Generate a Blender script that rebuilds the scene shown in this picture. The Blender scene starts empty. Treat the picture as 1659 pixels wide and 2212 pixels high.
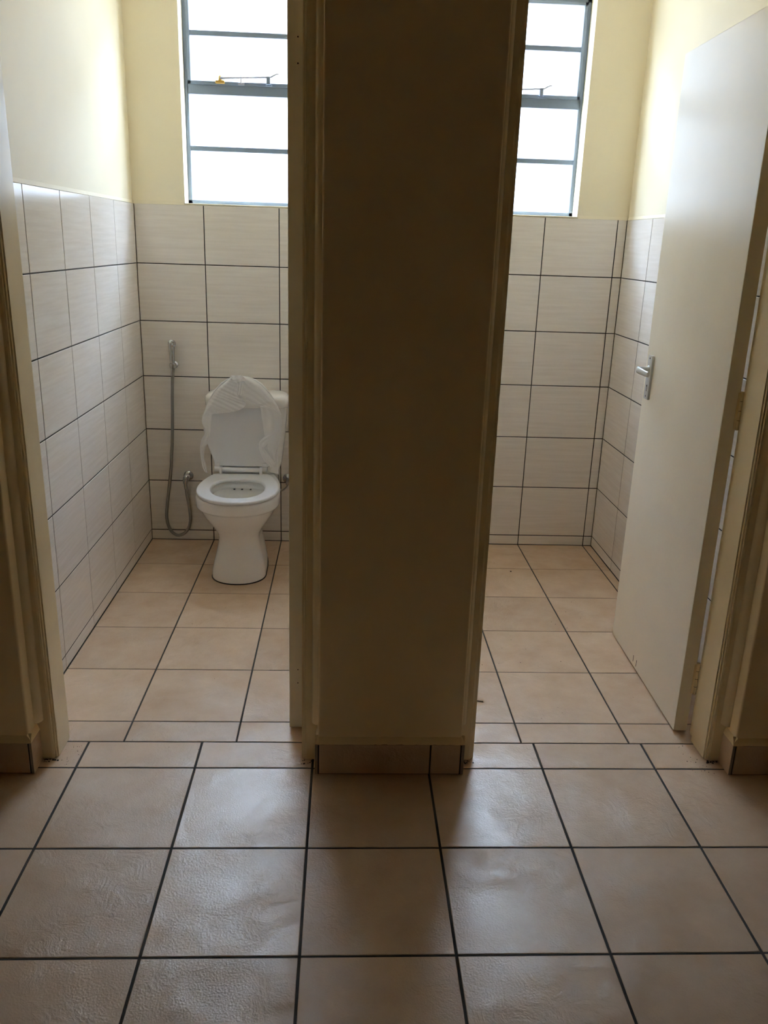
import bpy, bmesh, math, random
from mathutils import Matrix, Vector
random.seed(7)
sc = bpy.context.scene
COL = sc.collection

# ------------------------------------------------------------------ camera
cam_data = bpy.data.cameras.new('camera')
cam = bpy.data.objects.new('camera', cam_data)
COL.objects.link(cam)
cam_data.sensor_fit = 'HORIZONTAL'
cam_data.sensor_width = 36.0
cam_data.lens = 1813.9 * 36.0 / 1659.0
cam_data.clip_start = 0.02
R = [[0.9986748837, 0.0484514602, -0.0173474115],
     [-0.0408139939, 0.9509931362, 0.3065065624],
     [0.0313479598, -0.3053923884, 0.9517104573]]      # columns: right, forward, up
CAMZ = 1.438
cam.matrix_world = Matrix(((R[0][0], R[0][2], -R[0][1], 0.0),
                           (R[1][0], R[1][2], -R[1][1], 0.0),
                           (R[2][0], R[2][2], -R[2][1], CAMZ),
                           (0, 0, 0, 1)))
sc.camera = cam

# ------------------------------------------------------------------ daylight and exposure
world = bpy.data.worlds.new('overcast_sky')
sc.world = world
world.use_nodes = True
bg = world.node_tree.nodes['Background']
bg.inputs['Color'].default_value = (0.74, 0.90, 1.18, 1)
bg.inputs['Strength'].default_value = 13.0
sun_data = bpy.data.lights.new('sun', 'SUN')
sun = bpy.data.objects.new('sun', sun_data)
COL.objects.link(sun)
sun_data.energy = 19.0
sun_data.color = (1.0, 0.95, 0.86)
sun_data.angle = math.radians(0.53)
sun.rotation_euler = Vector((0.47, -0.05, 0.88)).to_track_quat('Z', 'Y').to_euler()   # high, along the rear wall
sc.view_settings.view_transform = 'Standard'
sc.view_settings.look = 'None'
sc.view_settings.exposure = 1.74
sc.view_settings.gamma = 1.0
sc.view_settings.use_curve_mapping = False
sc.cycles.max_bounces = 16
sc.cycles.diffuse_bounces = 10
sc.cycles.glossy_bounces = 6
sc.cycles.transparent_max_bounces = 16
sc.cycles.caustics_reflective = False
sc.cycles.caustics_refractive = False
sc.cycles.sample_clamp_indirect = 6.0
sc.cycles.use_denoising = True

# ------------------------------------------------------------------ measures (metres)
D = 3.976            # tiled face of the rear wall
XL, XR = -0.946, 1.263   # tiled faces of the outer side walls
PL, PR_ = 0.090, 0.196   # tiled faces of the partition
WF, WB = 2.047, 2.256    # corridor face and inner face of the door wall
T = 0.333
TH = 0.2532
SK = 0.0504
ZT = SK + 6 * TH         # 1.5696 top of wall tiles
CEIL = 2.72
GP = 0.005               # plaster lies this far behind tile faces
DEPTH = D + 0.150        # outer face of the rear wall
CX0, CX1, CY0 = -2.60, 2.90, -3.20   # corridor extent
A0, A1 = -0.853, -0.060     # left doorway in the masonry
B0, B1 = 0.346, 1.134       # right doorway
DOORTOP = 2.09
WINL = (-0.722, -0.130)
WINR = (0.430, 1.032)
WZ0, WZ1 = 1.575, 2.462

# ------------------------------------------------------------------ materials
def newmat(name):
    m = bpy.data.materials.new(name)
    m.use_nodes = True
    return m, m.node_tree.nodes, m.node_tree.links, m.node_tree.nodes['Principled BSDF']

def plain(name, col, rough=0.5, metal=0.0, bump=0.0, bscale=60, var=0.0, spec=0.5):
    m, N, L, P = newmat(name)
    P.inputs['Base Color'].default_value = (*col, 1)
    P.inputs['Roughness'].default_value = rough
    P.inputs['Metallic'].default_value = metal
    P.inputs['Specular IOR Level'].default_value = spec
    if bump or var:
        tc = N.new('ShaderNodeTexCoord')
        nz = N.new('ShaderNodeTexNoise')
        nz.inputs['Scale'].default_value = bscale
        nz.inputs['Detail'].default_value = 4
        L.new(tc.outputs['Object'], nz.inputs['Vector'])
        if bump:
            b = N.new('ShaderNodeBump')
            b.inputs['Strength'].default_value = bump
            b.inputs['Distance'].default_value = 0.002
            L.new(nz.outputs['Fac'], b.inputs['Height'])
            L.new(b.outputs['Normal'], P.inputs['Normal'])
        if var:
            n2 = N.new('ShaderNodeTexNoise')
            n2.inputs['Scale'].default_value = 6
            n2.inputs['Detail'].default_value = 5
            L.new(tc.outputs['Object'], n2.inputs['Vector'])
            r = N.new('ShaderNodeValToRGB')
            r.color_ramp.elements[0].position = 0.3
            r.color_ramp.elements[1].position = 0.7
            r.color_ramp.elements[0].color = (*[c * (1 - var) for c in col], 1)
            r.color_ramp.elements[1].color = (*[min(1, c * (1 + var)) for c in col], 1)
            L.new(n2.outputs['Fac'], r.inputs['Fac'])
            L.new(r.outputs['Color'], P.inputs['Base Color'])
    return m

def random_vector(N, L):
    """object-space coordinates shifted by the object's own random number"""
    tc = N.new('ShaderNodeTexCoord')
    oi = N.new('ShaderNodeObjectInfo')
    mul = N.new('ShaderNodeMath'); mul.operation = 'MULTIPLY'; mul.inputs[1].default_value = 37.0
    L.new(oi.outputs['Random'], mul.inputs[0])
    add = N.new('ShaderNodeVectorMath'); add.operation = 'ADD'
    L.new(tc.outputs['Object'], add.inputs[0])
    L.new(mul.outputs[0], add.inputs[1])
    return add, oi

def wall_tile_mat():
    m, N, L, P = newmat('streaked_glazed_wall_tile')
    v, oi = random_vector(N, L)
    mp = N.new('ShaderNodeMapping')
    mp.inputs['Scale'].default_value = (2.2, 2.2, 42)
    L.new(v.outputs[0], mp.inputs['Vector'])
    nz = N.new('ShaderNodeTexNoise'); nz.inputs['Scale'].default_value = 2.0
    nz.inputs['Detail'].default_value = 6; nz.inputs['Roughness'].default_value = 0.6
    L.new(mp.outputs[0], nz.inputs['Vector'])
    r = N.new('ShaderNodeValToRGB')
    r.color_ramp.elements[0].position = 0.32
    r.color_ramp.elements[1].position = 0.68
    r.color_ramp.elements[0].color = (0.720, 0.665, 0.605, 1)
    r.color_ramp.elements[1].color = (0.800, 0.750, 0.695, 1)
    L.new(nz.outputs['Fac'], r.inputs['Fac'])
    L.new(r.outputs['Color'], P.inputs['Base Color'])
    P.inputs['Roughness'].default_value = 0.16
    b = N.new('ShaderNodeBump'); b.inputs['Strength'].default_value = 0.04
    b.inputs['Distance'].default_value = 0.001
    L.new(nz.outputs['Fac'], b.inputs['Height'])
    L.new(b.outputs['Normal'], P.inputs['Normal'])
    return m

def floor_tile_mat():
    m, N, L, P = newmat('riven_beige_floor_tile')
    v, oi = random_vector(N, L)
    n1 = N.new('ShaderNodeTexNoise'); n1.inputs['Scale'].default_value = 7; n1.inputs['Detail'].default_value = 6
    n1.inputs['Roughness'].default_value = 0.6
    L.new(v.outputs[0], n1.inputs['Vector'])
    r = N.new('ShaderNodeValToRGB')
    r.color_ramp.elements[0].position = 0.30
    r.color_ramp.elements[1].position = 0.72
    r.color_ramp.elements[0].color = (0.590, 0.415, 0.275, 1)
    r.color_ramp.elements[1].color = (0.700, 0.530, 0.380, 1)
    L.new(n1.outputs['Fac'], r.inputs['Fac'])
    # tile to tile variation
    hs = N.new('ShaderNodeHueSaturation')
    mr = N.new('ShaderNodeMapRange'); mr.inputs['To Min'].default_value = 0.94; mr.inputs['To Max'].default_value = 1.06
    L.new(oi.outputs['Random'], mr.inputs['Value'])
    L.new(mr.outputs[0], hs.inputs['Value'])
    L.new(r.outputs['Color'], hs.inputs['Color'])
    L.new(hs.outputs['Color'], P.inputs['Base Color'])
    P.inputs['Roughness'].default_value = 0.22
    P.inputs['Specular IOR Level'].default_value = 0.40
    # riven relief: warped ridges plus fine grain
    nw = N.new('ShaderNodeTexNoise'); nw.inputs['Scale'].default_value = 14; nw.inputs['Detail'].default_value = 8
    nw.inputs['Roughness'].default_value = 0.62; nw.inputs['Distortion'].default_value = 1.2
    L.new(v.outputs[0], nw.inputs['Vector'])
    nm = N.new('ShaderNodeTexNoise'); nm.inputs['Scale'].default_value = 5
    L.new(v.outputs[0], nm.inputs['Vector'])
    mk = N.new('ShaderNodeMapRange'); mk.inputs['From Min'].default_value = 0.4; mk.inputs['From Max'].default_value = 0.62
    L.new(nm.outputs['Fac'], mk.inputs['Value'])
    h = N.new('ShaderNodeMath'); h.operation = 'MULTIPLY'
    L.new(nw.outputs['Fac'], h.inputs[0]); L.new(mk.outputs[0], h.inputs[1])
    ng = N.new('ShaderNodeTexNoise'); ng.inputs['Scale'].default_value = 230; ng.inputs['Detail'].default_value = 3
    L.new(v.outputs[0], ng.inputs['Vector'])
    g = N.new('ShaderNodeMath'); g.operation = 'MULTIPLY'; g.inputs[1].default_value = 0.16
    L.new(ng.outputs['Fac'], g.inputs[0])
    s = N.new('ShaderNodeMath'); s.operation = 'ADD'
    L.new(h.outputs[0], s.inputs[0]); L.new(g.outputs[0], s.inputs[1])
    b = N.new('ShaderNodeBump'); b.inputs['Strength'].default_value = 0.72
    b.inputs['Distance'].default_value = 0.006
    L.new(s.outputs[0], b.inputs['Height'])
    L.new(b.outputs['Normal'], P.inputs['Normal'])
    return m

def glass_mat():
    m = bpy.data.materials.new('window_glass'); m.use_nodes = True
    N, L = m.node_tree.nodes, m.node_tree.links
    N.clear()
    out = N.new('ShaderNodeOutputMaterial')
    t = N.new('ShaderNodeBsdfTransparent'); t.inputs['Color'].default_value = (0.95, 0.97, 0.97, 1)
    g = N.new('ShaderNodeBsdfGlossy'); g.inputs['Roughness'].default_value = 0.02
    f = N.new('ShaderNodeFresnel'); f.inputs['IOR'].default_value = 1.45
    mx = N.new('ShaderNodeMixShader')
    # thin sheet: reflect only where a ray enters, so that nothing is trapped inside the pane
    ge = N.new('ShaderNodeNewGeometry')
    iv = N.new('ShaderNodeMath'); iv.operation = 'SUBTRACT'; iv.inputs[0].default_value = 1.0
    L.new(ge.outputs['Backfacing'], iv.inputs[1])
    ml = N.new('ShaderNodeMath'); ml.operation = 'MULTIPLY'
    L.new(f.outputs[0], ml.inputs[0]); L.new(iv.outputs[0], ml.inputs[1])
    L.new(ml.outputs[0], mx.inputs[0]); L.new(t.outputs[0], mx.inputs[1]); L.new(g.outputs[0], mx.inputs[2])
    L.new(mx.outputs[0], out.inputs['Surface'])
    return m

def paper_mat():
    m = bpy.data.materials.new('thin_white_tissue'); m.use_nodes = True
    N, L = m.node_tree.nodes, m.node_tree.links
    N.clear()
    out = N.new('ShaderNodeOutputMaterial')
    d = N.new('ShaderNodeBsdfDiffuse'); d.inputs['Color'].default_value = (0.93, 0.92, 0.92, 1)
    t = N.new('ShaderNodeBsdfTranslucent'); t.inputs['Color'].default_value = (0.8, 0.78, 0.78, 1)
    tr = N.new('ShaderNodeBsdfTransparent')
    mx = N.new('ShaderNodeMixShader'); mx.inputs[0].default_value = 0.22
    m2 = N.new('ShaderNodeMixShader'); m2.inputs[0].default_value = 0.05
    L.new(d.outputs[0], mx.inputs[1]); L.new(t.outputs[0], mx.inputs[2])
    L.new(mx.outputs[0], m2.inputs[1]); L.new(tr.outputs[0], m2.inputs[2])
    L.new(m2.outputs[0], out.inputs['Surface'])
    tc = N.new('ShaderNodeTexCoord')
    mp = N.new('ShaderNodeMapping'); mp.inputs['Scale'].default_value = (1, 1, 5)
    L.new(tc.outputs['Object'], mp.inputs['Vector'])
    nz = N.new('ShaderNodeTexNoise'); nz.inputs['Scale'].default_value = 60; nz.inputs['Detail'].default_value = 4
    L.new(mp.outputs[0], nz.inputs['Vector'])
    b = N.new('ShaderNodeBump'); b.inputs['Strength'].default_value = 0.35; b.inputs['Distance'].default_value = 0.003
    L.new(nz.outputs['Fac'], b.inputs['Height'])
    L.new(b.outputs['Normal'], d.inputs['Normal'])
    return m

M = {
    'corridor_paint': plain('deep_cream_corridor_paint', (0.87, 0.705, 0.43), 0.50, bump=0.10, bscale=90, var=0.015, spec=0.3),
    'paint': plain('cream_wall_paint', (0.83, 0.755, 0.575), 0.50, bump=0.10, bscale=90, var=0.015, spec=0.3),
    'ceiling': plain('white_ceiling_paint', (0.88, 0.87, 0.83), 0.7, bump=0.1),
    'enamel': plain('cream_gloss_enamel', (0.85, 0.715, 0.46), 0.24, bump=0.06, bscale=40, var=0.02),
    'door': plain('cream_door_enamel', (0.85, 0.79, 0.66), 0.33, bump=0.05, bscale=25, var=0.02, spec=0.4),
    'walltile': wall_tile_mat(),
    'floortile': floor_tile_mat(),
    'grout': plain('dark_tile_grout', (0.022, 0.017, 0.013), 0.9, bump=0.3, bscale=300),
    'floorgrout': plain('dark_floor_grout', (0.045, 0.040, 0.034), 0.9, bump=0.3, bscale=300),
    'cutedge': plain('cut_tile_edge', (0.30, 0.24, 0.18), 0.7, bump=0.3, bscale=200),
    'porcelain': plain('white_porcelain', (0.87, 0.855, 0.83), 0.10),
    'seat': plain('white_seat_plastic', (0.73, 0.725, 0.735), 0.28),
    'chrome': plain('chrome', (0.52, 0.53, 0.53), 0.15, metal=1.0),
    'hose': plain('braided_steel_hose', (0.34, 0.33, 0.31), 0.28, metal=1.0, bump=0.5, bscale=500),
    'aluminium': plain('satin_aluminium', (0.66, 0.67, 0.68), 0.38, metal=0.35),
    'steel': plain('grey_painted_steel', (0.165, 0.205, 0.265), 0.45, bump=0.05),
    'stay': plain('stay_bar_grey_lilac', (0.30, 0.30, 0.34), 0.45),
    'brass': plain('old_brass', (0.55, 0.36, 0.10), 0.35, metal=0.8),
    'black': plain('black_void', (0.012, 0.011, 0.010), 0.7),
    'dirt': plain('dark_dirt', (0.04, 0.03, 0.022), 0.95),
    'rimhole': plain('shaded_flush_hole', (0.10, 0.10, 0.095), 0.6),
    'water': plain('still_water', (0.35, 0.34, 0.31), 0.03),
    'concrete': plain('pale_concrete', (0.42, 0.42, 0.42), 0.9, bump=0.2, var=0.06),
    'render': plain('grey_render', (0.19, 0.19, 0.19), 0.9, bump=0.2),
    'glass': glass_mat(),
    'paper': paper_mat(),
}

# ------------------------------------------------------------------ mesh helpers
class MB:
    """collects geometry in world coordinates and links it as one mesh object"""
    def __init__(self):
        self.bm = bmesh.new()

    def quad(self, *pts):
        vs = [self.bm.verts.new(p) for p in pts]
        return self.bm.faces.new(vs)

    def box(self, x0, x1, y0, y1, z0, z1, bevel=0.0, seg=2):
        bm = bmesh.new()
        bmesh.ops.create_cube(bm, size=1.0)
        for v in bm.verts:
            v.co = Vector(((x0 + x1) / 2 + v.co.x * (x1 - x0), (y0 + y1) / 2 + v.co.y * (y1 - y0),
                           (z0 + z1) / 2 + v.co.z * (z1 - z0)))
        if bevel:
            bmesh.ops.bevel(bm, geom=list(bm.edges), offset=bevel, segments=seg, profile=0.6, affect='EDGES')
        self.join(bm)
        return self

    def join(self, bm):
        me = bpy.data.meshes.new('tmp')
        bm.to_mesh(me); bm.free()
        self.bm.from_mesh(me)
        bpy.data.meshes.remove(me)

    def prism(self, poly, z0, z1, top=None):
        """plan polygon (x, y) extruded from z0 to z1; top is an optional other polygon"""
        top = top or poly
        a = [self.bm.verts.new((x, y, z0)) for x, y in poly]
        b = [self.bm.verts.new((x, y, z1)) for x, y in top]
        n = len(poly)
        for i in range(n):
            j = (i + 1) % n
            self.bm.faces.new((a[i], a[j], b[j], b[i]))
        self.bm.faces.new(a[::-1]); self.bm.faces.new(b)
        return self

    def rings(self, rings, cap0=True, cap1=True):
        vr = [[self.bm.verts.new(p) for p in r] for r in rings]
        n = len(vr[0])
        for a, b in zip(vr, vr[1:]):
            for i in range(n):
                j = (i + 1) % n
                self.bm.faces.new((a[i], a[j], b[j], b[i]))
        if cap0: self.bm.faces.new(vr[0][::-1])
        if cap1: self.bm.faces.new(vr[-1])
        return self

    def tube(self, pts, r, n=10, cap=True):
        pts = [Vector(p) for p in pts]
        rs = r if isinstance(r, (list, tuple)) else [r] * len(pts)
        ref = None
        rings = []
        for i, p in enumerate(pts):
            t = (pts[min(i + 1, len(pts) - 1)] - pts[max(i - 1, 0)]).normalized()
            if ref is None:
                ref = Vector((0, 0, 1)) if abs(t.z) < 0.9 else Vector((1, 0, 0))
            u = (ref - t * ref.dot(t)).normalized()
            ref = u
            w = t.cross(u)
            rings.append([p + (u * math.cos(2 * math.pi * k / n) + w * math.sin(2 * math.pi * k / n)) * rs[i] for k in range(n)])
        return self.rings(rings, cap, cap)

    def lathe(self, base, axis, profile, n=24):
        """profile: list of (distance along axis, radius)"""
        axis = Vector(axis).normalized()
        base = Vector(base)
        u = axis.orthogonal().normalized(); w = axis.cross(u)
        rings = [[base + axis * d + (u * math.cos(2 * math.pi * k / n) + w * math.sin(2 * math.pi * k / n)) * max(r, 1e-5)
                  for k in range(n)] for d, r in profile]
        return self.rings(rings)

    def build(self, name, mat, parent=None, smooth=False, angle=40, subsurf=0):
        bm = self.bm
        bmesh.ops.recalc_face_normals(bm, faces=list(bm.faces))
        lo = Vector((min(v.co.x for v in bm.verts), min(v.co.y for v in bm.verts), min(v.co.z for v in bm.verts)))
        hi = Vector((max(v.co.x for v in bm.verts), max(v.co.y for v in bm.verts), max(v.co.z for v in bm.verts)))
        c = Vector(((lo.x + hi.x) / 2, (lo.y + hi.y) / 2, (lo.z + hi.z) / 2))
        for v in bm.verts:
            v.co -= c
        me = bpy.data.meshes.new(name)
        if smooth:
            for f in bm.faces:
                f.smooth = True
        bm.to_mesh(me); bm.free()
        if smooth and not subsurf:
            me.set_sharp_from_angle(angle=math.radians(angle))
        o = bpy.data.objects.new(name, me)
        COL.objects.link(o)
        me.materials.append(M[mat] if isinstance(mat, str) else mat)
        if subsurf:
            md = o.modifiers.new('subdivision', 'SUBSURF'); md.levels = subsurf; md.render_levels = subsurf
        attach(o, parent, c)
        return o

def world_of(o):
    p = Vector((0, 0, 0))
    while o is not None:
        p += o.location
        o = o.parent
    return p

def attach(o, parent, world_loc):
    if parent is not None:
        o.parent = parent
        o.location = Vector(world_loc) - world_of(parent)
    else:
        o.location = world_loc

def tag(o, label=None, cat=None, group=None, kind=None):
    if label: o['label'] = label
    if cat: o['category'] = cat
    if group: o['group'] = group
    if kind: o['kind'] = kind
    return o

def empty(name, loc):
    o = bpy.data.objects.new(name, None)
    o.empty_display_size = 0.05
    COL.objects.link(o)
    o.location = loc
    return o

# tiles ------------------------------------------------------------------
TILE_CACHE = {}
def tile_mesh(w, h, t, mat, floor):
    key = (round(w, 4), round(h, 4), t, mat, floor)
    if key in TILE_CACHE:
        return TILE_CACHE[key]
    c = min(0.0014, w * 0.2, h * 0.2)
    x, y = w / 2, h / 2
    lay = [(x, y, -t), (x, y, -c * 0.8), (x - c, y - c, 0.0)]
    vs = []
    for a, b, d in lay:
        for sx, sy in ((-1, -1), (1, -1), (1, 1), (-1, 1)):
            vs.append((sx * a, sy * b, d) if floor else (sx * a, -d, sy * b))
    fs = [(3, 2, 1, 0), (8, 9, 10, 11)]
    for k in (0, 4):
        for i in range(4):
            j = (i + 1) % 4
            fs.append((k + i, k + j, k + 4 + j, k + 4 + i))
    me = bpy.data.meshes.new('tile')
    me.from_pydata(vs, [], fs)
    if not floor:
        me.flip_normals()
        bm = bmesh.new(); bm.from_mesh(me)
        bmesh.ops.recalc_face_normals(bm, faces=list(bm.faces)); bm.to_mesh(me); bm.free()
    me.materials.append(M[mat])
    TILE_CACHE[key] = me
    return me

def add_tile(parent, loc, w, h, t, mat, floor=False, rz=0.0, tilt=0.0):
    o = bpy.data.objects.new('tile', tile_mesh(w, h, t, mat, floor))
    COL.objects.link(o)
    attach(o, parent, loc)
    if floor:
        o.rotation_euler = (random.uniform(-tilt, tilt), random.uniform(-tilt, tilt), 0)
    else:
        o.rotation_euler = (0, 0, rz)
    return o

def cuts(lo, hi, start, step):
    """joint positions between lo and hi on the grid start + n * step, ends included"""
    k = math.ceil((lo - start) / step - 1e-6)
    out = [lo]
    while start + k * step < hi - 1e-6:
        v = start + k * step
        if v > lo + 0.004: out.append(v)
        k += 1
    out.append(hi)
    return out

def floor_field(parent, xs, ys, gx, gy, z=0.0, tilt=0.0008):
    for a, b in zip(xs, xs[1:]):
        for c, d in zip(ys, ys[1:]):
            w, h = b - a - gx, d - c - gy
            if w < 0.006 or h < 0.006: continue
            add_tile(parent, ((a + b) / 2, (c + d) / 2, z), w, h, 0.009, 'floortile', True, tilt=min(tilt, 0.0004 / max(w, h)))

def wall_field(parent, side, plane, us, zs, g=0.0040):
    rz = {'rear': 0.0, 'left': math.pi / 2, 'right': -math.pi / 2}[side]
    for a, b in zip(us, us[1:]):
        for c, d in zip(zs, zs[1:]):
            w, h = b - a - g, d - c - g
            if w < 0.006 or h < 0.006: continue
            u, z = (a + b) / 2, (c + d) / 2
            loc = (u, plane, z) if side == 'rear' else (plane, u, z)
            add_tile(parent, loc, w, h, 0.0046, 'walltile', rz=rz)

def slab_holes(mb, us, zs, holes, p0, p1, axis='x'):
    """wall between planes p0 and p1 made of grid cells (us, zs) except cells inside holes"""
    us = sorted(set(us)); zs = sorted(set(zs))
    solid = {}
    for i in range(len(us) - 1):
        for j in range(len(zs) - 1):
            cu, cz = (us[i] + us[i + 1]) / 2, (zs[j] + zs[j + 1]) / 2
            solid[i, j] = not any(h[0] < cu < h[1] and h[2] < cz < h[3] for h in holes)
    def pt(u, p, z): return (u, p, z) if axis == 'x' else (p, u, z)
    for (i, j), s in solid.items():
        if not s: continue
        a, b, c, d = us[i], us[i + 1], zs[j], zs[j + 1]
        mb.quad(pt(a, p0, c), pt(b, p0, c), pt(b, p0, d), pt(a, p0, d))
        mb.quad(pt(a, p1, c), pt(a, p1, d), pt(b, p1, d), pt(b, p1, c))
        for di, dj, q in ((-1, 0, ((a, c), (a, d))), (1, 0, ((b, d), (b, c))), (0, -1, ((b, c), (a, c))), (0, 1, ((a, d), (b, d)))):
            if not solid.get((i + di, j + dj), False):
                (u1, z1), (u2, z2) = q
                mb.quad(pt(u1, p0, z1), pt(u2, p0, z2), pt(u2, p1, z2), pt(u1, p1, z1))
    bmesh.ops.remove_doubles(mb.bm, verts=list(mb.bm.verts), dist=1e-5)
    return mb

# ================================================================== THE SETTING
# ---- floor
mb = MB(); mb.box(CX0 - 0.1, CX1 + 0.1, CY0 - 0.1, DEPTH, -0.12, -0.0012)
floor = tag(mb.build('floor', 'floorgrout'), 'beige ceramic tiled floor with dark joints through corridor and both cubicles', 'floor', kind='structure')
TY = 2.200      # threshold joint
floor_field(floor, cuts(CX0, CX1, -0.742, T), cuts(2.0696 - 9 * T, TY, 2.0696, T), 0.0062, 0.0052)
floor_field(floor, cuts(XL, PL, -0.6412, T), cuts(TY, D, D, T), 0.0050, 0.0038)
floor_field(floor, cuts(PR_, XR, 0.8873, T), cuts(TY, D, D, T), 0.0050, 0.0038)

# ---- ceiling
mb = MB(); mb.box(CX0 - 0.1, CX1 + 0.1, CY0 - 0.1, DEPTH, CEIL, CEIL + 0.12)
tag(mb.build('ceiling', 'ceiling'), 'plain white ceiling over corridor and both cubicles', 'ceiling', kind='structure')

# ---- rear wall with the two window openings
mb = MB()
holes = [(WINL[0], WINL[1], WZ0, WZ1), (WINR[0], WINR[1], WZ0, WZ1)]
slab_holes(mb, [XL - 0.15, *WINL, *WINR, XR + 0.15], [-0.1, WZ0, WZ1, CEIL], holes, D + GP, DEPTH)
wall_rear = tag(mb.build('wall_rear', 'paint'), 'cream rear wall with two steel windows above tiles', 'wall', kind='structure')
ZS = [0.0] + [SK + k * TH for k in range(7)]
for x0, x1, st in ((XL, PL, -0.6412), (PR_, XR, 0.8873)):
    mb = MB(); mb.box(x0, x1, D + 0.0011, D + GP + 0.001, 0, ZT - 0.002)
    mb.build('grout_bed', 'grout', wall_rear)
    wall_field(wall_rear, 'rear', D, cuts(x0, x1, st, T), ZS)
    win = WINL if x0 < 0 else WINR
    for xa, xb in ((x0, win[0] - 0.004), (win[1] + 0.004, x1)):
        mb = MB()
        mb.prism([(xa, D + GP), (xa, D + 0.001), (xb, D + 0.001), (xb, D + GP)], ZT - 0.001, ZT + 0.012,
                 top=[(xa, D + GP), (xa, D + GP - 0.0008), (xb, D + GP - 0.0008), (xb, D + GP)])
        mb.build('paint_bead', 'paint', wall_rear)

# ---- side walls
def side_wall(name, side, plane, out, label):
    s = 1 if side == 'right' else -1
    mb = MB()
    mb.box(min(plane + s * GP, out), max(plane + s * GP, out), WB - 0.05, D + GP, -0.1, CEIL)
    w = tag(mb.build(name, 'paint'), label, 'wall', kind='structure')
    mb = MB(); mb.box(min(plane + s * 0.0011, plane + s * (GP + 0.001)), max(plane + s * 0.0011, plane + s * (GP + 0.001)), WB, D, 0, ZT - 0.002)
    mb.build('grout_bed', 'grout', w)
    wall_field(w, side, plane, cuts(WB, D, D, T), ZS)
    mb = MB()
    a, b, c = plane + s * GP, plane + s * 0.001, plane + s * (GP - 0.0008)
    mb.prism([(a, WB), (b, WB), (b, D), (a, D)], ZT - 0.001, ZT + 0.012, top=[(a, WB), (c, WB), (c, D), (a, D)])
    mb.build('paint_bead', 'paint', w)
    return w
side_wall('wall_left', 'left', XL, XL - 0.15, 'cream painted left wall above streaked tiles beside the toilet')
side_wall('wall_right', 'right', XR, XR + 0.15, 'cream painted right wall above tiles behind the open door')
pm = (PL + PR_) / 2
mb = MB(); mb.box(PL + GP, PR_ - GP, WB - 0.05, D + GP, -0.1, CEIL)
wall_mid = tag(mb.build('wall_partition', 'paint'), 'partition wall dividing the two cubicles behind the pier', 'wall', kind='structure')
for side, plane, s in (('right', PL, 1), ('left', PR_, -1)):
    mb = MB(); mb.box(min(plane + s * 0.0011, plane + s * (GP + 0.001)), max(plane + s * 0.0011, plane + s * (GP + 0.001)), WB, D, 0, ZT - 0.002)
    mb.build('grout_bed', 'grout', wall_mid)
    wall_field(wall_mid, side, plane, cuts(WB, D, D, T), ZS)

# ---- wall with the two doorways (the dark pier stands between them)
mb = MB()
slab_holes(mb, [CX0, A0, A1, B0, B1, CX1], [-0.1, DOORTOP, CEIL],
           [(A0, A1, -0.2, DOORTOP), (B0, B1, -0.2, DOORTOP)], WF, WB)
ed = [e for e in mb.bm.edges if abs(e.verts[0].co.y - WF) < 1e-4 and abs(e.verts[1].co.y - WF) < 1e-4
      and abs(e.verts[0].co.x - e.verts[1].co.x) < 1e-5 and len(e.link_faces) == 2
      and abs(e.link_faces[0].normal.dot(e.link_faces[1].normal)) < 0.5]
bmesh.ops.bevel(mb.bm, geom=ed, offset=0.006, segments=3, profile=0.5, affect='EDGES')
tag(mb.build('wall_front', 'corridor_paint', smooth=True, angle=50), 'dark cream pier and wall around the two doorways', 'wall', kind='structure')

# ---- corridor walls
for nm, b, lb in (('wall_corridor_left', (CX0 - 0.1, CX0, CY0, WF), 'cream corridor end wall out of view to the left'),
                  ('wall_corridor_right', (CX1, CX1 + 0.1, CY0, WF), 'cream corridor end wall out of view to the right'),
                  ('wall_corridor_near', (CX0 - 0.1, CX1 + 0.1, CY0 - 0.1, CY0), 'cream corridor wall behind the viewer')):
    mb = MB(); mb.box(*b, -0.1, CEIL)
    tag(mb.build(nm, 'corridor_paint'), lb, 'wall', kind='structure')

# ---- ground outside
mb = MB(); mb.box(-30, 30, DEPTH + 0.01, 40, -0.6, -0.3)
tag(mb.build('ground', 'concrete'), 'pale concrete yard outside the windows', 'ground', kind='structure')

# ---- invented grey block across the yard, added to cut low daylight on upper walls
nb = tag(empty('added_light_blocker', (0.1, 9.0, -0.3)), 'invented grey block across the yard, added to cut low daylight, bleached out in the windows', 'light blocker', kind='structure')
mb = MB(); mb.box(-14, 14, 9.0, 15.0, -0.3, 5.2); mb.build('wall', 'render', nb)
mb = MB(); mb.box(-14.2, 14.2, 8.8, 15.2, 5.2, 5.35, bevel=0.02); mb.build('blocker_cap', 'render', nb)

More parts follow.
